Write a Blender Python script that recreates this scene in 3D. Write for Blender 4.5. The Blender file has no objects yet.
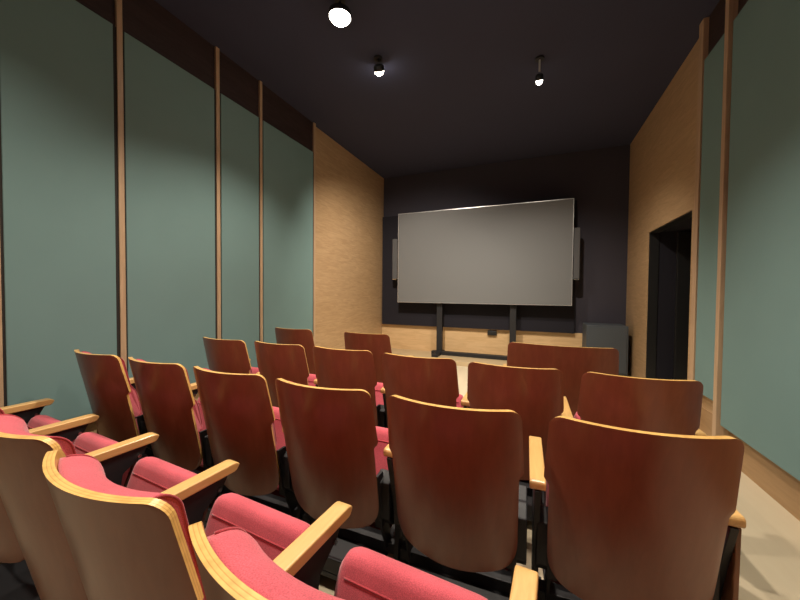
import bpy, bmesh, math, random
from mathutils import Vector, Matrix
random.seed(4)
C = bpy.context.scene.collection
EYE = 1.30                      # eye height above the floor (m)
PI = math.pi

# ------------------------------------------------------------------ materials
def nm(name):
    m = bpy.data.materials.new(name); m.use_nodes = True
    nt = m.node_tree; b = nt.nodes['Principled BSDF']
    return m, nt, b

def simple(name, col, rough=.6, metal=0., spec=.5, noise=0., nscale=8., bump=0., bscale=200.):
    m, nt, b = nm(name)
    b.inputs['Roughness'].default_value = rough
    b.inputs['Metallic'].default_value = metal
    b.inputs['Specular IOR Level'].default_value = spec
    b.inputs['Base Color'].default_value = (*col, 1)
    tc = nt.nodes.new('ShaderNodeTexCoord')
    if noise:
        n = nt.nodes.new('ShaderNodeTexNoise'); n.inputs['Scale'].default_value = nscale
        n.inputs['Detail'].default_value = 5
        nt.links.new(tc.outputs['Object'], n.inputs['Vector'])
        mx = nt.nodes.new('ShaderNodeMix'); mx.data_type = 'RGBA'
        mx.inputs[6].default_value = (*[c*(1-noise) for c in col], 1)
        mx.inputs[7].default_value = (*[min(1, c*(1+noise)) for c in col], 1)
        nt.links.new(n.outputs['Fac'], mx.inputs[0]); nt.links.new(mx.outputs[2], b.inputs['Base Color'])
    if bump:
        n2 = nt.nodes.new('ShaderNodeTexNoise'); n2.inputs['Scale'].default_value = bscale
        n2.inputs['Detail'].default_value = 3
        nt.links.new(tc.outputs['Object'], n2.inputs['Vector'])
        bp = nt.nodes.new('ShaderNodeBump'); bp.inputs['Strength'].default_value = bump
        bp.inputs['Distance'].default_value = .002
        nt.links.new(n2.outputs['Fac'], bp.inputs['Height']); nt.links.new(bp.outputs['Normal'], b.inputs['Normal'])
    return m

def wood(name, a, c, rough=.4, stretch=(1, 1, 14), scale=3., spec=.5, coat=0., coat_rough=.2, dist=1.2, contrast=(.35, .7)):
    """grain: noise squeezed along the two short axes, long axis = the small stretch value"""
    m, nt, b = nm(name)
    tc = nt.nodes.new('ShaderNodeTexCoord'); mp = nt.nodes.new('ShaderNodeMapping')
    mp.inputs['Scale'].default_value = stretch
    n = nt.nodes.new('ShaderNodeTexNoise'); n.inputs['Scale'].default_value = scale
    n.inputs['Detail'].default_value = 7; n.inputs['Roughness'].default_value = .62
    n.inputs['Distortion'].default_value = dist
    r = nt.nodes.new('ShaderNodeValToRGB')
    r.color_ramp.elements[0].position = contrast[0]; r.color_ramp.elements[0].color = (*a, 1)
    r.color_ramp.elements[1].position = contrast[1]; r.color_ramp.elements[1].color = (*c, 1)
    nt.links.new(tc.outputs['Object'], mp.inputs[0]); nt.links.new(mp.outputs[0], n.inputs['Vector'])
    nt.links.new(n.outputs['Fac'], r.inputs[0]); nt.links.new(r.outputs[0], b.inputs['Base Color'])
    b.inputs['Roughness'].default_value = rough; b.inputs['Specular IOR Level'].default_value = spec
    b.inputs['Coat Weight'].default_value = coat; b.inputs['Coat Roughness'].default_value = coat_rough
    return m

def ply_edge(name):
    """honey veneer edge: thin dark glue lines that follow the layers of the plywood (UV x runs through the thickness)"""
    m, nt, b = nm(name)
    uv = nt.nodes.new('ShaderNodeUVMap'); sp = nt.nodes.new('ShaderNodeSeparateXYZ')
    nt.links.new(uv.outputs[0], sp.inputs[0])
    mu = nt.nodes.new('ShaderNodeMath'); mu.operation = 'MULTIPLY'; mu.inputs[1].default_value = 3.0
    fr = nt.nodes.new('ShaderNodeMath'); fr.operation = 'FRACT'
    nt.links.new(sp.outputs[0], mu.inputs[0]); nt.links.new(mu.outputs[0], fr.inputs[0])
    r = nt.nodes.new('ShaderNodeValToRGB'); e = r.color_ramp.elements
    e[0].position = 0; e[0].color = (.50, .26, .065, 1)
    e[1].position = .16; e[1].color = (.78, .46, .14, 1)
    k = e.new(.8); k.color = (.80, .49, .16, 1); k = e.new(.97); k.color = (.54, .29, .075, 1)
    nt.links.new(fr.outputs[0], r.inputs[0])
    tc = nt.nodes.new('ShaderNodeTexCoord'); n = nt.nodes.new('ShaderNodeTexNoise'); n.inputs['Scale'].default_value = 40
    nt.links.new(tc.outputs['Object'], n.inputs['Vector'])
    mx = nt.nodes.new('ShaderNodeMix'); mx.data_type = 'RGBA'; mx.blend_type = 'MULTIPLY'
    r2 = nt.nodes.new('ShaderNodeValToRGB'); r2.color_ramp.elements[0].color = (.8, .76, .7, 1)
    r2.color_ramp.elements[0].position = .3; r2.color_ramp.elements[1].position = .6
    nt.links.new(n.outputs['Fac'], r2.inputs[0]); mx.inputs[0].default_value = 1
    nt.links.new(r.outputs[0], mx.inputs[6]); nt.links.new(r2.outputs[0], mx.inputs[7])
    nt.links.new(mx.outputs[2], b.inputs['Base Color'])
    b.inputs['Roughness'].default_value = .33; b.inputs['Coat Weight'].default_value = .3
    return m

def emit(name, col, s):
    m, nt, b = nm(name)
    b.inputs['Base Color'].default_value = (0, 0, 0, 1)
    b.inputs['Emission Color'].default_value = (*col, 1); b.inputs['Emission Strength'].default_value = s
    return m

M_SHELL = wood('mahogany_stain', (.205, .056, .026), (.250, .074, .035), .33, (9, 9, 1.2), 3.0, .5, .15, .2, .5)
M_INNER = wood('honey_veneer', (.50, .25, .07), (.64, .35, .11), .35, (9, 9, 1.2), 3.0, .5, .2, .2, .5)
M_EDGE = ply_edge('plywood_edge')
M_ARM = wood('oak_arm', (.60, .35, .12), (.72, .45, .17), .34, (16, 1.5, 16), 3.5, .5, .3, .2, .6)
M_END = wood('end_panel_wood', (.16, .065, .028), (.24, .10, .045), .4, (10, 10, 1.5), 3)
M_PAN = simple('seat_pan_stain', (.085, .014, .012), .35, spec=.5)
M_BLACK = simple('black_powder_coat', (.010, .010, .012), .58, spec=.5)
M_CHROME = simple('chrome', (.7, .7, .7), .2, 1.)
M_RUBBER = simple('black_rubber', (.02, .02, .02), .7)

def fabric(name, col):
    m, nt, b = nm(name)
    tc = nt.nodes.new('ShaderNodeTexCoord')
    n = nt.nodes.new('ShaderNodeTexNoise'); n.inputs['Scale'].default_value = 420; n.inputs['Detail'].default_value = 2
    v = nt.nodes.new('ShaderNodeTexNoise'); v.inputs['Scale'].default_value = 7; v.inputs['Detail'].default_value = 4
    for q in (n, v): nt.links.new(tc.outputs['Object'], q.inputs['Vector'])
    r = nt.nodes.new('ShaderNodeValToRGB')
    r.color_ramp.elements[0].position = .3; r.color_ramp.elements[0].color = (*[c*.72 for c in col], 1)
    r.color_ramp.elements[1].position = .7; r.color_ramp.elements[1].color = (*[min(1, c*1.2) for c in col], 1)
    r2 = nt.nodes.new('ShaderNodeValToRGB')
    r2.color_ramp.elements[0].color = (.86, .84, .84, 1); r2.color_ramp.elements[0].position = .35
    r2.color_ramp.elements[1].position = .65
    mx = nt.nodes.new('ShaderNodeMix'); mx.data_type = 'RGBA'; mx.blend_type = 'MULTIPLY'; mx.inputs[0].default_value = 1
    nt.links.new(n.outputs['Fac'], r.inputs[0]); nt.links.new(v.outputs['Fac'], r2.inputs[0])
    nt.links.new(r.outputs[0], mx.inputs[6]); nt.links.new(r2.outputs[0], mx.inputs[7])
    nt.links.new(mx.outputs[2], b.inputs['Base Color'])
    bp = nt.nodes.new('ShaderNodeBump'); bp.inputs['Strength'].default_value = .35; bp.inputs['Distance'].default_value = .0012
    nt.links.new(n.outputs['Fac'], bp.inputs['Height']); nt.links.new(bp.outputs['Normal'], b.inputs['Normal'])
    b.inputs['Roughness'].default_value = .92; b.inputs['Specular IOR Level'].default_value = .15
    b.inputs['Sheen Weight'].default_value = .25; b.inputs['Sheen Roughness'].default_value = .5
    return m
M_PINK = fabric('rose_upholstery', (.60, .105, .135))
M_PIPING = fabric('rose_piping', (.42, .05, .065))
M_GREEN = simple('sage_wall_fabric', (.180, .282, .276), .95, spec=.1, noise=.05, nscale=3, bump=.25, bscale=350)
M_WALLWOOD = wood('oak_wall_veneer', (.44, .28, .145), (.58, .39, .215), .42, (1, 1.2, 11), 2.2, .45, .15, .3, 1.6)
M_DADO = wood('oak_dado_veneer', (.60, .40, .20), (.72, .50, .27), .42, (1.2, 1, 9), 2.0, .45, .1, .3, 1.2)
M_TRIM = wood('oak_trim', (.46, .31, .19), (.58, .40, .25), .42, (12, 12, 1), 3.0, .45)
M_BASE = wood('oak_skirting', (.33, .20, .095), (.43, .27, .135), .45, (1, 1, 9), 2.0, .4)
M_REVEAL = simple('dark_reveal', (.018, .013, .010), .8)
M_FLOOR = wood('pale_floor', (.58, .49, .34), (.63, .54, .385), .45, (7, .8, 1), 1.2, .4, 0, .2, .2)
M_STAGE = wood('pale_platform', (.48, .36, .21), (.58, .45, .27), .45, (.8, 7, 1), 2.0)
M_CEIL = simple('charcoal_ceiling', (.042, .045, .080), .8, spec=.3, noise=.08, nscale=1.5)
M_DARKWALL = simple('charcoal_wall_paint', (.048, .044, .058), .75, spec=.3, noise=.06, nscale=2)
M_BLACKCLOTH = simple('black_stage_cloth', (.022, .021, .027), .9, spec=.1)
M_SCREEN = simple('grey_screen_surface', (.175, .180, .182), .8, spec=.12)
M_BEZEL = simple('screen_black_case', (.010, .010, .011), .5)
M_ALU = simple('aluminium_edge', (.75, .75, .75), .35, .8)
M_SPK = simple('grey_speaker_cloth', (.085, .085, .088), .8, bump=.3, bscale=500)
M_SUB = simple('dark_grey_cabinet', (.070, .082, .094), .6, noise=.06, nscale=3)
M_LAMP = emit('lamp_glow', (1., .92, .78), 28.)
M_LAMPDIM = emit('lamp_glow_side', (1., .93, .8), 9.)
M_BLACKFIX = simple('black_fixture', (.015, .015, .015), .45)
M_WHITEFIX = simple('pale_metal_stem', (.75, .74, .70), .35, .3)

# ------------------------------------------------------------------ helpers
def obj(name, bm, m, parent=None, smooth=False, bevel=0., seg=2):
    bmesh.ops.recalc_face_normals(bm, faces=bm.faces[:])
    me = bpy.data.meshes.new(name); bm.to_mesh(me); bm.free()
    for x in (m if isinstance(m, (list, tuple)) else [m]): me.materials.append(x)
    if smooth:
        for p in me.polygons: p.use_smooth = True
    o = bpy.data.objects.new(name, me); C.objects.link(o)
    if parent: o.parent = parent
    if bevel:
        b = o.modifiers.new('bevel', 'BEVEL'); b.width = bevel; b.segments = seg; b.limit_method = 'ANGLE'
        b.angle_limit = math.radians(40); b.harden_normals = False
    return o

def bx(bm, x0, x1, y0, y1, z0, z1, mi=0):
    v = [bm.verts.new(p) for p in ((x0, y0, z0), (x1, y0, z0), (x1, y1, z0), (x0, y1, z0),
                                   (x0, y0, z1), (x1, y0, z1), (x1, y1, z1), (x0, y1, z1))]
    for f in ((0, 1, 2, 3), (4, 5, 6, 7), (0, 1, 5, 4), (1, 2, 6, 5), (2, 3, 7, 6), (3, 0, 4, 7)):
        bm.faces.new([v[i] for i in f]).material_index = mi
    return v

def box(name, x0, x1, y0, y1, z0, z1, m, parent=None, bevel=0., seg=2):
    bm = bmesh.new(); bx(bm, x0, x1, y0, y1, z0, z1)
    return obj(name, bm, m, parent, bevel=bevel, seg=seg)

def prism_x(bm, pts, x0, x1):
    """closed (y,z) outline extruded along x"""
    a = [bm.verts.new((x0, y, z)) for y, z in pts]; b = [bm.verts.new((x1, y, z)) for y, z in pts]
    bm.faces.new(a); bm.faces.new(b[::-1]); n = len(pts)
    for i in range(n): bm.faces.new((a[i], a[(i+1) % n], b[(i+1) % n], b[i]))

def cyl(bm, c, r, h, axis='z', n=24, r2=None):
    rot = {'z': Matrix.Identity(3), 'x': Matrix.Rotation(PI/2, 3, 'Y'), 'y': Matrix.Rotation(-PI/2, 3, 'X')}[axis]
    r2 = r if r2 is None else r2
    a = [bm.verts.new(Vector(c)+rot@Vector((r*math.cos(2*PI*i/n), r*math.sin(2*PI*i/n), -h/2))) for i in range(n)]
    b = [bm.verts.new(Vector(c)+rot@Vector((r2*math.cos(2*PI*i/n), r2*math.sin(2*PI*i/n), h/2))) for i in range(n)]
    bm.faces.new(a[::-1]); bm.faces.new(b)
    for i in range(n): bm.faces.new((a[i], a[(i+1) % n], b[(i+1) % n], b[i]))

def tube(bm, pts, r, n=8):
    """round tube along a polyline"""
    rings = []
    for i, p in enumerate(pts):
        t = (pts[min(i+1, len(pts)-1)]-pts[max(i-1, 0)]).normalized()
        u = t.cross(Vector((0, 0, 1)))
        if u.length < 1e-3: u = t.cross(Vector((1, 0, 0)))
        u.normalize(); w = t.cross(u)
        rings.append([bm.verts.new(p+r*(u*math.cos(2*PI*k/n)+w*math.sin(2*PI*k/n))) for k in range(n)])
    for a, b in zip(rings, rings[1:]):
        for k in range(n): bm.faces.new((a[k], a[(k+1) % n], b[(k+1) % n], b[k]))
    bm.faces.new(rings[0]); bm.faces.new(rings[-1][::-1])

def thing(name, label, cat, loc=(0, 0, 0), group=None, rz=0):
    o = bpy.data.objects.new(name, None); C.objects.link(o); o.empty_display_size = .1
    o.location = loc; o.rotation_euler = (0, 0, rz); o['label'] = label; o['category'] = cat
    if group: o['group'] = group
    return o

def tag(o, label, cat, group=None):
    o['label'] = label; o['category'] = cat
    if group: o['group'] = group
    return o

def struct(o): o['kind'] = 'structure'; return o

def copy_tree(o, parent=None):
    c = o.copy(); C.objects.link(c)
    if parent: c.parent = parent
    for ch in list(o.children): copy_tree(ch, c)
    return c

# ------------------------------------------------------------------ room
XL, XR, YF, YB, H = -3.09, 1.442, 6.526, -1.9, EYE+2.49
def Z(z): return z+EYE          # heights measured from the eye
T = .12
struct(box('floor', XL-T, XR+1.6, YB-T, YF+T, -.1, 0, M_FLOOR))
struct(box('ceiling', XL-T, XR+1.6, YB-T, YF+T, H, H+.1, M_CEIL))
struct(box('wall_left', XL-T, XL, YB, YF, 0, H, M_WALLWOOD))
struct(box('wall_front', XL-T, XR+T, YF, YF+T, 0, H, M_DARKWALL))
struct(box('wall_back', XL-T, XR+T, YB-T, YB, 0, H, M_DARKWALL))
# right wall with its doorway
DY0, DY1, DZ = 4.115, 5.46, Z(.845)
bm = bmesh.new()
bx(bm, XR, XR+T, YB, DY0, 0, H); bx(bm, XR, XR+T, DY1, YF, 0, H); bx(bm, XR, XR+T, DY0, DY1, DZ, H)
struct(obj('wall_right', bm, M_WALLWOOD))
# dark passage behind the doorway
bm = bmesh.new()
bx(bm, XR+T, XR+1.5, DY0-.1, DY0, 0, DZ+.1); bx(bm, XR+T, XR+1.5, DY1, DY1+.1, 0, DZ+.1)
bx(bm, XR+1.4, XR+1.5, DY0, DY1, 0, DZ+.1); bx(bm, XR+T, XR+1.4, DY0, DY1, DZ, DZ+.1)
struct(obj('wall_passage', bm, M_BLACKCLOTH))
bm = bmesh.new()       # thin black lining of the doorway
bx(bm, XR+.012, XR+T, DY0, DY0+.012, 0, DZ); bx(bm, XR+.012, XR+T, DY1-.012, DY1, 0, DZ)
bx(bm, XR+.012, XR+T, DY0+.012, DY1-.012, DZ-.012, DZ)
struct(obj('trim_1', bm, M_BLACKFIX))
struct(box('door_1', XR+.30, XR+1.35, DY1-.10, DY1-.055, 0.01, DZ-.03, M_BLACKFIX, bevel=.003))

# left wall: fabric panels between oak battens
PB, PT, PR = .33, Z(2.05), .05          # bottom, top, how far they stand out
LP = [(-.35, .875, 'green fabric wall panel beside the front left row, cut by the left edge of the photo'),
      (.937, 1.521, 'green fabric wall panel on the left wall behind the leftmost wooden armrests'),
      (1.596, 2.383, 'second green wall panel from the left, above the row of red seats'),
      (2.459, 2.962, 'narrowest green fabric panel on the left wall'),
      (3.035, 3.985, 'green fabric panel on the left wall next to the bare oak panelling')]
for y0, y1, lab in LP:
    tag(box('wall_panel', XL, XL+PR, y0, y1, PB, PT, M_GREEN, bevel=.004), lab, 'wall panel', 'green fabric wall panels')
for i, (y0, y1) in enumerate(((.880, .922), (1.545, 1.584), (2.403, 2.443), (2.978, 3.015), (4.003, 4.045))):
    struct(box('trim_%d' % (i+2), XL, XL+PR+.003, y0, y1, 0, H, M_TRIM, bevel=.002))
bm = bmesh.new()
for y0, y1 in ((.922, .937), (1.521, 1.545), (2.383, 2.403), (2.962, 2.978), (3.985, 4.003), (1.584, 1.596)):
    bx(bm, XL, XL+.044, y0, y1, PB, PT)
struct(obj('trim_7', bm, M_REVEAL))
M_HEAD = wood('shaded_header_wood', (.034, .021, .020), (.052, .032, .030), .6, (1, 1.2, 9), 2.2, .3)  # wood darkened: the shade up by the ceiling is put into its colour
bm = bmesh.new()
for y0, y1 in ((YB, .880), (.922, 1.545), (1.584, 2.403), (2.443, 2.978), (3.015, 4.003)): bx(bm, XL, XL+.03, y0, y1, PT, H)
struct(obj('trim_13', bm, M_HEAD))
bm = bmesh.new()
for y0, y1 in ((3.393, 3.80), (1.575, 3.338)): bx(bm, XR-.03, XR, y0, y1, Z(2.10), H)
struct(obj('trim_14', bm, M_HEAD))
struct(box('baseboard_left', XL, XL+.02, YB, YF, 0, .12, M_BASE))

# right wall: panels standing proud of an oak skirting
for y0, y1, zb, lab in ((3.44, 3.78, Z(-.877), 'narrow green fabric wall panel just right of the dark doorway'),
                        (1.60, 3.32, Z(-1.03), 'widest green fabric wall panel, on the right wall beside the aisle')):
    tag(box('wall_panel', XR-.065, XR, y0, y1, zb, Z(2.10), M_GREEN, bevel=.004), lab, 'wall panel', 'green fabric wall panels')
struct(box('trim_8', XR-.07, XR, 3.80, 3.885, 0, H, M_TRIM, bevel=.003))
struct(box('trim_9', XR-.085, XR, 3.338, 3.393, 0, H, M_TRIM, bevel=.003))
struct(box('trim_10', XR-.07, XR, 1.50, 1.575, 0, H, M_TRIM, bevel=.003))
struct(box('baseboard_right', XR-.006, XR, YB, 3.80, 0, .27, M_BASE))

# front wall: charcoal above, oak dado below, black cloth board standing proud
struct(box('trim_11', XL, .80, YF-.03, YF, 0, Z(-.70), M_DADO))
tag(box('black_backing_board', XL+.03, .665, YF-.11, YF-.006, Z(-.70), Z(1.62), M_BLACKCLOTH),
    'large black board on the front wall behind the grey screen', 'board')
struct(box('trim_12', XL, .80, 5.72, YF-.03, 0, .075, M_STAGE, bevel=.004))
t = thing('wall_socket_box', 'small black box fixed to the oak panelling under the grey screen', 'socket box', (-.735, YF-.03, Z(-.775)))
box('case', -.085, .085, -.05, 0, -.045, .045, M_BLACKFIX, t, .006)
box('cover', -.06, .06, -.058, -.05, -.03, .03, M_BEZEL, t, .002)

# ------------------------------------------------------------------ screen on its stand
SY = 6.15
sx0, sx1, sz0, sz1 = -2.58, .592, Z(-.208), Z(1.587)
t = thing('display_screen', 'large blank grey widescreen display at the front of the room', 'screen', ((sx0+sx1)/2, SY, sz0))
w = (sx1-sx0)/2; h = sz1-sz0
box('case', -w-.004, w+.004, .006, .075, -.004, h+.004, M_BEZEL, t, .004)
box('display_surface', -w+.008, w-.008, -.003, .006, .008, h-.008, M_SCREEN, t)
bm = bmesh.new()
bx(bm, -w, w, -.006, .006, h-.008, h); bx(bm, -w, w, -.006, .006, 0, .008)
bx(bm, -w, -w+.008, -.006, .006, .008, h-.008); bx(bm, w-.008, w, -.006, .006, .008, h-.008)
obj('frame', bm, M_ALU, t)
STG = .075
t = thing('display_stand', 'black two-post floor stand carrying the grey screen', 'stand', (0, SY+.12, STG))
for px in (-1.72, -.345):
    box('post', px-.055, px+.055, -.04, .04, .05, Z(.9)-STG, M_BLACK, t, .004)
    box('foot', px-.06, px+.06, -.36, .20, 0, .055, M_BLACK, t, .006)
box('crossbar', -1.86, -.20, -.10, .02, 0.0, .07, M_BLACK, t, .005)
box('mounting_rail', -1.9, -.15, -.045, -.040, Z(.25)-STG, Z(.33)-STG, M_BLACK, t)
for x0, x1, zb, zt, lab in ((sx0-.135, sx0-.03, Z(.26), Z(1.09), 'slim grey column speaker at the left edge of the screen'),
                            (sx1+.012, sx1+.105, Z(.235), Z(1.10), 'slim grey column speaker at the right edge of the screen')):
    t = thing('column_speaker', lab, 'speaker', ((x0+x1)/2, SY+.06, zb), 'column speakers beside the screen')
    hw = (x1-x0)/2
    box('cabinet', -hw, hw, -.05, .05, .012, zt-zb, M_SPK, t, .012, 3)
    box('base_cap', -hw+.006, hw-.006, -.045, .045, -.006, .012, M_CHROME, t, .003)
    box('bracket', -.02, .02, .05, YF-.11-SY-.06, .38, .46, M_BLACK, t)
t = thing('speaker_cabinet', 'large dark grey speaker cabinet standing in the corner right of the screen', 'speaker', (1.078, 6.22, 0))
box('cabinet', -.285, .285, -.24, .24, .03, Z(-.505), M_SUB, t, .006)
box('grille', -.262, .262, -.252, -.24, .06, Z(-.53), M_SUB, t, .004)
for sx in (-.22, .22):
    for sy in (-.18, .18): 
        bm = bmesh.new(); cyl(bm, (sx, sy, .015), .022, .03); obj('foot', bm, M_RUBBER, t)

# ------------------------------------------------------------------ theatre seats
TOPZ = Z(-.389)                  # top of the backs
HW, SAG = .250, .070
R0 = (HW*HW+SAG*SAG)/(2*SAG)
YE = math.sqrt(R0*R0-HW*HW)
def recline(z): return .205*max(0, TOPZ-z)
def shell_pt(a, z, off, R=R0, ye=YE):
    """point on the curved back: a = angle across, off = distance in front of the outer face"""
    return Vector(((R-off)*math.sin(a), ye-(R-off)*math.cos(a)+recline(z), z))

def shell_bm(hw, sag, thick=.019):
    R = (hw*hw+sag*sag)/(2*sag); ye = math.sqrt(R*R-hw*hw)
    r = .036; zb = .250; zc = .40
    zs = [TOPZ-r*(1-math.cos(PI/2*i/6)) for i in range(7)]
    zs += [TOPZ-r-(TOPZ-r-.52)*i/10 for i in range(1, 11)]
    zs += [.52-(.52-zc)*i/4 for i in range(1, 5)]
    zs += [zc-(zc-zb)*math.sin(PI/2*i/10) for i in range(1, 11)]
    zk = .665
    for e in (.012, .004, -.004, -.012): zs.append(zk+e)
    zs = sorted(set(round(z, 5) for z in zs), reverse=True)
    def wid(z):
        w = h0 = hw-.007+.011*min(1, (TOPZ-z)/.22)
        if z > TOPZ-r: w = h0-r+math.sqrt(max(0, r*r-(r-(TOPZ-z))**2))
        s = min(1, max(0, (zk+.012-z)/.024)); w -= .016*s*s*(3-2*s)
        w -= .004*max(0, (zk-z)/.4)
        if z < zc:
            t = min(1, (zc-z)/(zc-zb)); w -= .080*(1-math.sqrt(max(0, 1-t**2.6)))
        return w
    n = 22
    bm = bmesh.new(); uvl = bm.loops.layers.uv.new('UVMap')
    F, B = [], []
    for z in zs:
        A = math.asin(min(.999, wid(z)/R)); ra, rb = [], []
        for j in range(n+1):
            a = -A+2*A*j/n
            zz = z
            if z < zc:                        # belly of the lower edge
                t = (zc-z)/(zc-zb); zz = z+.022*t*(abs(2*j/n-1)**2)
            ra.append(bm.verts.new(shell_pt(a, zz, 0, R, ye))); rb.append(bm.verts.new(shell_pt(a, zz, thick, R, ye)))
        B.append(ra); F.append(rb)
    m = len(zs)
    def face(vs, mi, us):
        f = bm.faces.new(vs); f.material_index = mi; f.smooth = mi != 1
        for l, u in zip(f.loops, us): l[uvl].uv = u
    for i in range(m-1):
        for j in range(n):
            face((B[i][j], B[i][j+1], B[i+1][j+1], B[i+1][j]), 0, ((0, 0),)*4)
            face((F[i][j], F[i+1][j], F[i+1][j+1], F[i][j+1]), 2, ((1, 0),)*4)
        for j in (0, n):
            face((B[i][j], B[i+1][j], F[i+1][j], F[i][j]), 1, ((.02, zs[i]), (.02, zs[i+1]), (.98, zs[i+1]), (.98, zs[i])))
    for i in (0, m-1):
        for j in range(n):
            face((B[i][j], B[i][j+1], F[i][j+1], F[i][j]), 1, ((.02, j/n), (.02, (j+1)/n), (.98, (j+1)/n), (.98, j/n)))
    return bm, R, ye

def pad_bm(hw, R, ye, thick=.019):
    """upholstered pad that follows the curved back, with a rolled top and boxed sides"""
    bm = bmesh.new(); n = 20
    zt, zb = TOPZ-.016, .488
    prof = []          # (z, off) around the section, front side from top to bottom
    D = .070
    K = 8
    for i in range(K+1):
        a = PI/2*i/K; prof.append((zt-.042*(1-math.sin(a)) if 0 else zt-.045+.045*math.cos(a), thick+D-.055+.055*math.sin(a)))
    for i in range(1, 9):
        z = (zt-.10, zt-.16, .695, .68, .66, .63, .58, zb+.03)[i-1]; prof.append((z, thick+D+(0, 0, .002, .012, .030, .038, .042, .040)[i-1]))
    for i in range(1, 5):
        a = PI/2*i/4; prof.append((zb+.03-.03*math.sin(a), thick+D+.01+.03*math.cos(a)))
    prof.append((zb, thick+.002)); 
    prof.insert(0, (zt, thick+.002))
    cols = []
    W = hw-.036
    for j in range(n+1):
        s = -1+2*j/n
        s = math.copysign(abs(s)**.85, s)
        col = []
        for z, off in prof:
            wl = W*(1-.03*max(0, (.62-z)/.2) if z < .62 else 1)
            # corners of the pad round off near the top
            dt = max(0, (z-(zt-.05))/.05); wl -= .018*dt*dt
            A = math.asin(wl/R)
            e = abs(s); k = 1-.16*max(0, (e-.82)/.18)**2      # sides a bit thinner
            o = thick+.002+(off-thick-.002)*k
            col.append(bm.verts.new(shell_pt(A*s, z, o, R, ye)))
        cols.append(col)
    m = len(prof)
    for a, b in zip(cols, cols[1:]):
        for i in range(m):
            f = bm.faces.new((a[i], a[(i+1) % m], b[(i+1) % m], b[i])); f.smooth = True
    bm.faces.new(cols[0]); bm.faces.new(cols[-1][::-1])
    pipes = []
    for c in (cols[0], cols[-1]):
        pipes.append([v.co.copy() for v in c[1:-1]])
    return bm, pipes

SEAT_A = math.radians(70)
def seat_frame(p, y0=.315, z0=.150):
    """seat space: x across, p[1] along the seat from rear to front edge, p[2] above the pan"""
    c, s = math.cos(SEAT_A), math.sin(SEAT_A)
    return Vector((p[0], y0+p[1]*c-p[2]*s, z0+p[1]*s+p[2]*c))

def seat_cushion_bm(hw):
    bm = bmesh.new(); L = .435; rows = []
    n, m = 18, 16
    def corner(x, y):
        return x, y
    # section along the length: rolled front, domed top
    prof = []
    for i in range(7): a = PI/2*i/6; prof.append((.03-.03*math.sin(a), .012+.055*(1-math.cos(a))))
    prof = [(.03*(1-math.sin(PI/2*i/5)), .004+.060*i/5) for i in range(6)]
    prof = [(.0, .004), (.0, .040), (.010, .056), (.03, .064), (.10, .070), (.20, .073), (.30, .074), (.375, .074), (.40, .073),
            (.418, .069), (.429, .060), (.434, .046), (.434, .024), (.430, .010), (.42, .004)]
    for j in range(n+1):
        s = -1+2*j/n; s = math.copysign(abs(s)**.7, s); e = abs(s)
        row = []
        for y, z in prof:
            k = math.sqrt(max(0, 1-max(0, (e-.86)/.14)**2*.9))
            # plan corners rounded
            rc = .05; xx = hw*s
            yy = y
            d = max(0, abs(xx)-(hw-rc))
            cut = rc-math.sqrt(max(0, rc*rc-d*d))
            if y > L/2: yy = y-cut*.75
            else: yy = y+cut*.5
            zz = .004+(z-.004)*(.72+.28*k)
            row.append(bm.verts.new(seat_frame((xx, yy, zz))))
        rows.append(row)
    mm = len(prof)
    for a, b in zip(rows, rows[1:]):
        for i in range(mm):
            f = bm.faces.new((a[i], a[(i+1) % mm], b[(i+1) % mm], b[i])); f.smooth = True
    bm.faces.new(rows[0]); bm.faces.new(rows[-1][::-1])
    return bm

def seat_pan_bm(hw):
    bm = bmesh.new(); n = 20
    ys = [-.055+.05*(1-math.cos(PI/2*i/5)) for i in range(6)]+[.05, .12, .2, .28, .36, .40]
    up, lo = [], []
    for i, y in enumerate(ys):
        w = hw-.004
        if y < 0: t = -y/.055; w = (hw-.004)*(.62+.38*math.sqrt(max(0, 1-t*t)))
        ru, rl = [], []
        for j in range(n+1):
            s = -1+2*j/n; x = w*s
            z = -.020*(1-s*s)*(1 if y > 0 else .6)-.002
            if y < .05: z += .5*(.05-y)**2/.1
            ru.append(bm.verts.new(seat_frame((x, y, z)))); rl.append(bm.verts.new(seat_frame((x, y, z-.014))))
        up.append(ru); lo.append(rl)
    m = len(ys)
    for i in range(m-1):
        for j in range(n):
            bm.faces.new((up[i][j], up[i][j+1], up[i+1][j+1], up[i+1][j])).smooth = True
            bm.faces.new((lo[i][j], lo[i+1][j], lo[i+1][j+1], lo[i][j+1])).smooth = True
        for j in (0, n): bm.faces.new((up[i][j], up[i+1][j], lo[i+1][j], lo[i][j]))
    for i in (0, m-1):
        for j in range(n): bm.faces.new((up[i][j], up[i][j+1], lo[i][j+1], lo[i][j]))
    return bm

ARMZ = .632
def arm_bm(x):
    bm = bmesh.new()
    y0, y1, zt, th = .10, .508, ARMZ, .036
    pts = [(y0+.008, zt-th), (y0, zt-th+.008)]+[(y0+.014-.014*math.cos(PI/2*i/4), zt-.014+.014*math.sin(PI/2*i/4)) for i in range(5)]
    pts += [(y1-.030+.030*math.sin(PI/2*i/5), zt-.016+.016*math.cos(PI/2*i/5)) for i in range(6)]
    pts += [(y1-.012, zt-th+.004), (y1-.022, zt-th)]
    prism_x(bm, pts, x-.027, x+.027)
    return bm

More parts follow.
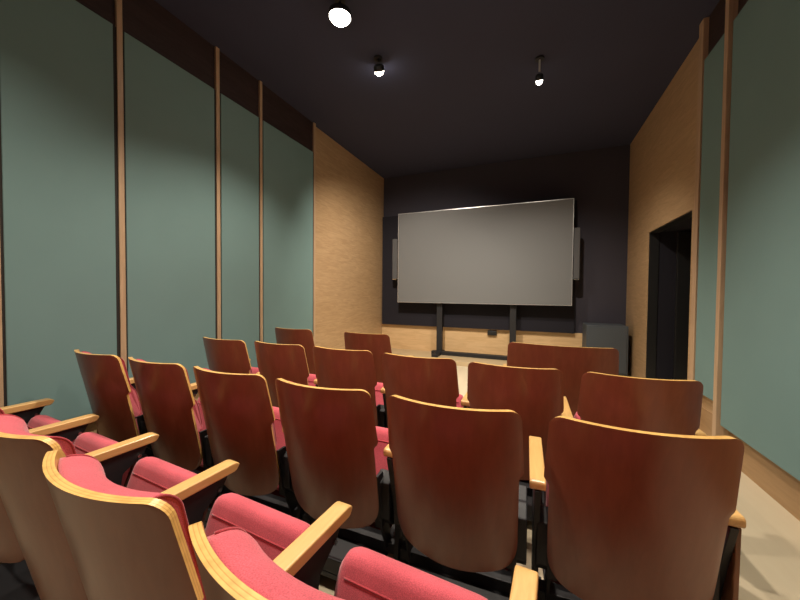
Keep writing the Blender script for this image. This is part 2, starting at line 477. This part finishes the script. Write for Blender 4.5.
def standard_bm(x):
    """black upright: a shaped plate under the armrest with a flanged foot"""
    bm = bmesh.new()
    prism_x(bm, [(.10, ARMZ-.037), (.47, ARMZ-.037), (.45, ARMZ-.075), (.37, .50), (.35, .38), (.31, .22), (.33, .02), (.17, .02),
                 (.20, .22), (.17, .36), (.13, .50)], x-.011, x+.011)
    return bm
def shroud_bm(x):
    bm = bmesh.new()
    prism_x(bm, [(.135, .46), (.20, .485), (.26, .455), (.32, .485), (.37, .45), (.385, .33), (.34, .245), (.19, .245), (.14, .30)], x-.020, x+.020)
    return bm
def shroud_block(bm, x, d):
    prism_x(bm, [(.128, .462), (.205, .482), (.235, .46), (.245, .30), (.19, .245), (.146, .245)], min(x-d*.016, x-d*.055), max(x-d*.016, x-d*.055))
def foot_bm(x):
    bm = bmesh.new(); bx(bm, x-.035, x+.035, .05, .45, 0, .008); bx(bm, x-.012, x+.012, .09, .41, .008, .03)
    return bm

def add_side(t, x, dirs, end=None):
    """armrest and upright at x; dirs = sides (-1, 1) on which a seat hangs; end = side of the wooden end panel"""
    obj('armrest', arm_bm(x), M_ARM, t, bevel=.006, seg=3)
    s = obj('upright', standard_bm(x), M_BLACK, t, bevel=.002)
    for d in dirs:
        bm = bmesh.new(); cyl(bm, (x+d*.0155, .43, .555), .008, .009, 'x', 12); obj('bolt', bm, M_CHROME, s)
    obj('foot', foot_bm(x), M_BLACK, t, bevel=.002)
    if end:
        bm = bmesh.new()
        prism_x(bm, [(.12, .588), (.46, .588), (.45, .50), (.40, .04), (.13, .04)], x+end*.012, x+end*.026)
        obj('end_panel', bm, M_END, t, bevel=.002)

def make_seat(hw=HW, sag=SAG, left_end=None, right_end=None, left_arm=False, pitch=.56):
    t = thing('theatre_seat', 'x', 'theatre seat')
    bm, R, ye = shell_bm(hw, sag)
    obj('backrest', bm, [M_SHELL, M_EDGE, M_INNER], t, bevel=.0018, seg=2)
    bm, pipes = pad_bm(hw, R, ye)
    pad = obj('back_cushion', bm, M_PINK, t)
    for p in pipes:
        bm = bmesh.new(); tube(bm, p, .0032, 6); obj('piping', bm, M_PIPING, pad, smooth=True)
    sw = hw-.036
    cu = obj('seat_cushion', seat_cushion_bm(sw), M_PINK, t)
    bm = bmesh.new(); tube(bm, [seat_frame((sw*(-.86+1.72*i/12), .372, .0755)) for i in range(13)], .003, 6)
    obj('seat_piping', bm, M_PIPING, cu, smooth=True)
    obj('seat_pan', seat_pan_bm(sw), M_PAN, t, bevel=.002)
    # cross tube under the seat and the brackets that carry the back
    bm = bmesh.new(); bx(bm, -pitch/2+.014, pitch/2-.014, .215, .275, .085, .135)
    obj('crossbar', bm, M_BLACK, t, bevel=.004)
    bm = bmesh.new(); bx(bm, -hw+.03, hw-.03, .02, .42, .060, .085); bx(bm, -hw+.03, hw-.03, .02, .035, .085, .15)
    obj('under_tray', bm, M_BLACK, t, bevel=.004)
    for d in (-1, 1):
        bm = shroud_bm(d*(pitch/2-.0325)); shroud_block(bm, d*(pitch/2-.0325), d)
        obj('hinge_cover', bm, M_BLACK, t, bevel=.005)
    for sx in (-1, 1):
        bm = bmesh.new()
        x0 = sx*(hw-.030); prism_x(bm, [(.105, .50), (.16, .50), (.26, .12), (.22, .09), (.135, .30)], x0-.006, x0+.006)
        obj('back_bracket', bm, M_BLACK, t, bevel=.001)
    hp = pitch/2
    add_side(t, hp, (-1,) if right_end else (-1, 1), 1 if right_end else None)
    if left_arm: add_side(t, -hp, (1,), -1 if left_end else None)
    return t

mid = make_seat()
endr = make_seat(right_end=True)
firstl = make_seat(left_end=True, left_arm=True)
wide = make_seat(hw=.383, sag=.075, left_arm=True, left_end=True, right_end=True, pitch=.84)
single = make_seat(left_arm=True, left_end=True, right_end=True)
used = set()
def place(proto, x, y, label, group, rz=0., arm_dx=0.):
    o = proto if proto.name not in used else copy_tree(proto)
    used.add(o.name)
    o.location = (x, y, 0); o.rotation_euler = (0, 0, rz); o['label'] = label; o['group'] = group
    for ch in o.children:                 # armrests sit a little off centre between two seats
        if ch.name.split('.')[0] in ('armrest', 'upright', 'foot'): ch.location.x = arm_dx
    return o
G = {'A': 'seats in the nearest row', 'B': 'seats in the second row from the camera',
     'C': 'seats in the third row from the camera', 'D': 'seats in the row closest to the screen'}
PITCH = .56
xb = -2.756+.2395
for i, lab in enumerate(('nearest-row seat against the green left wall, showing only its far left wooden armrests',
                         'nearest-row seat whose brown back only peeks in at the lower left corner',
                         'nearest-row seat with its brown back and honey rim cut by the left edge',
                         'nearest-row seat with the whole curved honey rim and rounded rose cushion in view',
                         'nearest-row seat with the large rose cushion at the bottom centre',
                         'nearest-row seat at the right aisle end, just below the bottom edge of the photo')):
    ax, ay = ((-2.485, .505), (-1.95, .484), (-1.40, .448), (-.858, .398), (-.303, .360), (.26, .328))[i]
    place(firstl if i == 0 else endr if i == 5 else mid, ax, ay, lab, G['A'], -.065, -.014 if i == 4 else 0)
for i, lab in enumerate(('second-row seat nearest the left wall, dark red-brown back',
                         'second-row seat, second from the left wall',
                         'second-row seat, third from the left wall, right behind the nearest armrests',
                         'second-row seat with rose seat edge showing on the right, fourth from the left wall',
                         'second-row seat with large brown back at the bottom centre of the photo',
                         'largest brown seat back, second row, beside the right aisle')):
    place(firstl if i == 0 else endr if i == 5 else mid, xb+i*PITCH+(-.014, 0, 0, 0, .003, .014)[i], 1.154+(0, 0, 0, -.012, -.018, .008)[i], lab, G['B'], (-.03, -.02, 0, 0, .02, .05)[i], .020 if i == 4 else 0)
xc = -2.577+.2395
for i, lab in enumerate(('third-row seat closest to the left wall, small brown back',
                         'third-row seat, second from the left wall',
                         'third-row seat in front of the bare oak panelling, third from the left',
                         'third-row seat directly below the left post of the screen stand',
                         'third-row seat below the right post of the screen stand, beside a wooden armrest',
                         'third-row seat at the right aisle end, in front of the dark doorway')):
    place(firstl if i == 0 else endr if i == 5 else mid, xc+i*PITCH+(-.01, -.008, -.008, -.004, 0, .012)[i], 1.884+(.02, .035, .035, .01, -.025, -.015)[i], lab, G['C'], (-.02, -.02, -.01, 0, .01, .04)[i])
place(single, -2.5795+.2395, 2.73, 'farthest-row seat at the left, beside the green wall panels', G['D'])
place(single, -1.7138+.245, 2.73, 'farthest-row seat standing alone in front of the oak panelling', G['D'])
place(wide, -.2019+.393, 2.73, 'extra wide farthest-row seat below the right end of the screen', G['D'])

# ------------------------------------------------------------------ ceiling lamps
WARM = (1., .885, .745)
def spot(x, y, drop, label, power, tilt=(0, 0), size=108, blend=.6, col=WARM, r=.05, dim=False, stem_pale=False):
    t = thing('ceiling_spotlight', label, 'spotlight', (x, y, H), 'ceiling spotlights')
    bm = bmesh.new(); cyl(bm, (0, 0, -.01), .045, .02); obj('ceiling_rose', bm, M_BLACKFIX, t, bevel=.002)
    bm = bmesh.new(); cyl(bm, (0, 0, -drop/2), .009, drop-.02, n=12); obj('stem', bm, M_WHITEFIX if stem_pale else M_BLACKFIX, t)
    hd = bpy.data.objects.new('lamp_head_pivot', None)
    e = Matrix.Rotation(tilt[0], 4, 'X') @ Matrix.Rotation(tilt[1], 4, 'Y')
    base = Matrix.Translation((0, 0, -drop)) @ e
    def tf(bm): bmesh.ops.transform(bm, matrix=base, verts=bm.verts[:]); return bm
    # housing: an open black can, lens recessed a little
    bm = bmesh.new(); n = 28; prof = [(r*.45, -.01), (r*.8, -.014), (r*1.1, -.03), (r*1.14, -.055), (r*1.14, -.075), (r*1.08, -.075), (r*1.06, -.05)]
    rings = [[bm.verts.new((a*math.cos(2*PI*k/n), a*math.sin(2*PI*k/n), z)) for k in range(n)] for a, z in prof]
    for A, B in zip(rings, rings[1:]):
        for k in range(n): bm.faces.new((A[k], A[(k+1) % n], B[(k+1) % n], B[k]))
    bm.faces.new(rings[0])
    obj('housing', tf(bm), M_BLACKFIX, t, smooth=True)
    bm = bmesh.new(); prof = [(r*1.04, -.055), (r*1.0, -.078), (r*.8, -.098), (r*.5, -.110), (r*.2, -.115)]
    rings = [[bm.verts.new((a*math.cos(2*PI*k/n), a*math.sin(2*PI*k/n), z)) for k in range(n)] for a, z in prof]
    for A, B in zip(rings, rings[1:]):
        for k in range(n): bm.faces.new((A[k], A[(k+1) % n], B[(k+1) % n], B[k]))
    bm.faces.new(rings[0]); bm.faces.new(rings[-1][::-1])
    obj('lens', tf(bm), M_LAMPDIM if dim else M_LAMP, t, smooth=True)
    bpy.data.objects.remove(hd)
    L = bpy.data.lights.new('spot_beam', 'SPOT'); L.energy = power; L.color = col
    L.spot_size = math.radians(size); L.spot_blend = blend; L.shadow_soft_size = r*.9
    o = bpy.data.objects.new('spot_beam', L); C.objects.link(o); o.parent = t
    o.matrix_local = base @ Matrix.Translation((0, 0, -.125))
    return t
spot(-1.57, 2.42, .08, 'brightest ceiling spotlight, at the top left of the photo', 190, r=.085, size=120)
spot(-1.575, 3.16, .055, 'smaller round ceiling spotlight right of the brightest one', 330, tilt=(.70, .12), size=100, blend=1.)
spot(.015, 3.80, .15, 'ceiling spotlight on a thin pale stem, turned towards the screen', 170, tilt=(.45, .0), blend=1., dim=True, stem_pale=True, r=.035)
spot(-.30, 2.35, .08, 'ceiling spotlight just above the top edge of the photo', 150)
spot(-1.57, .55, .08, 'ceiling spotlight above the nearest row at the left', 135, size=128, blend=.8)
spot(.10, .75, .08, 'ceiling spotlight above the nearest row at the right', 100, size=118, blend=.8)
spot(-.1, -1.4, .08, 'added unseen ceiling spotlight behind the nearest row, lighting the seat backs', 20, tilt=(.40, 0))  # unseen lamp, added to brighten the outer faces of the seat backs

# ------------------------------------------------------------------ world, camera, view
wd = bpy.data.worlds.new('world'); bpy.context.scene.world = wd; wd.use_nodes = True
wd.node_tree.nodes['Background'].inputs[0].default_value = (.02, .02, .022, 1)
wd.node_tree.nodes['Background'].inputs[1].default_value = 1

F_PX, PITCHC, YAW, ROLL = 325.50, .024324, .390173, -.008087
cam = bpy.data.cameras.new('camera'); cam.sensor_width = 36; cam.lens = 36*F_PX/800; cam.clip_start = .02
co = bpy.data.objects.new('camera', cam); C.objects.link(co)
right = Vector((math.cos(YAW), math.sin(YAW), 0)); fwd = Vector((-math.sin(YAW), math.cos(YAW), 0)); up = Vector((0, 0, 1))
f2 = fwd*math.cos(PITCHC)-up*math.sin(PITCHC); u2 = up*math.cos(PITCHC)+fwd*math.sin(PITCHC)
r3 = right*math.cos(ROLL)-u2*math.sin(ROLL); u3 = u2*math.cos(ROLL)+right*math.sin(ROLL)
mat = Matrix(((r3.x, u3.x, -f2.x, 0), (r3.y, u3.y, -f2.y, 0), (r3.z, u3.z, -f2.z, EYE), (0, 0, 0, 1)))
co.matrix_world = mat
S = bpy.context.scene; S.camera = co
S.view_settings.view_transform = 'Standard'; S.view_settings.look = 'None'
S.view_settings.gamma = 1; S.view_settings.use_curve_mapping = False; S.view_settings.exposure = .68
S.cycles.use_denoising = True; S.cycles.max_bounces = 8; S.cycles.diffuse_bounces = 5
S.cycles.sample_clamp_indirect = 6
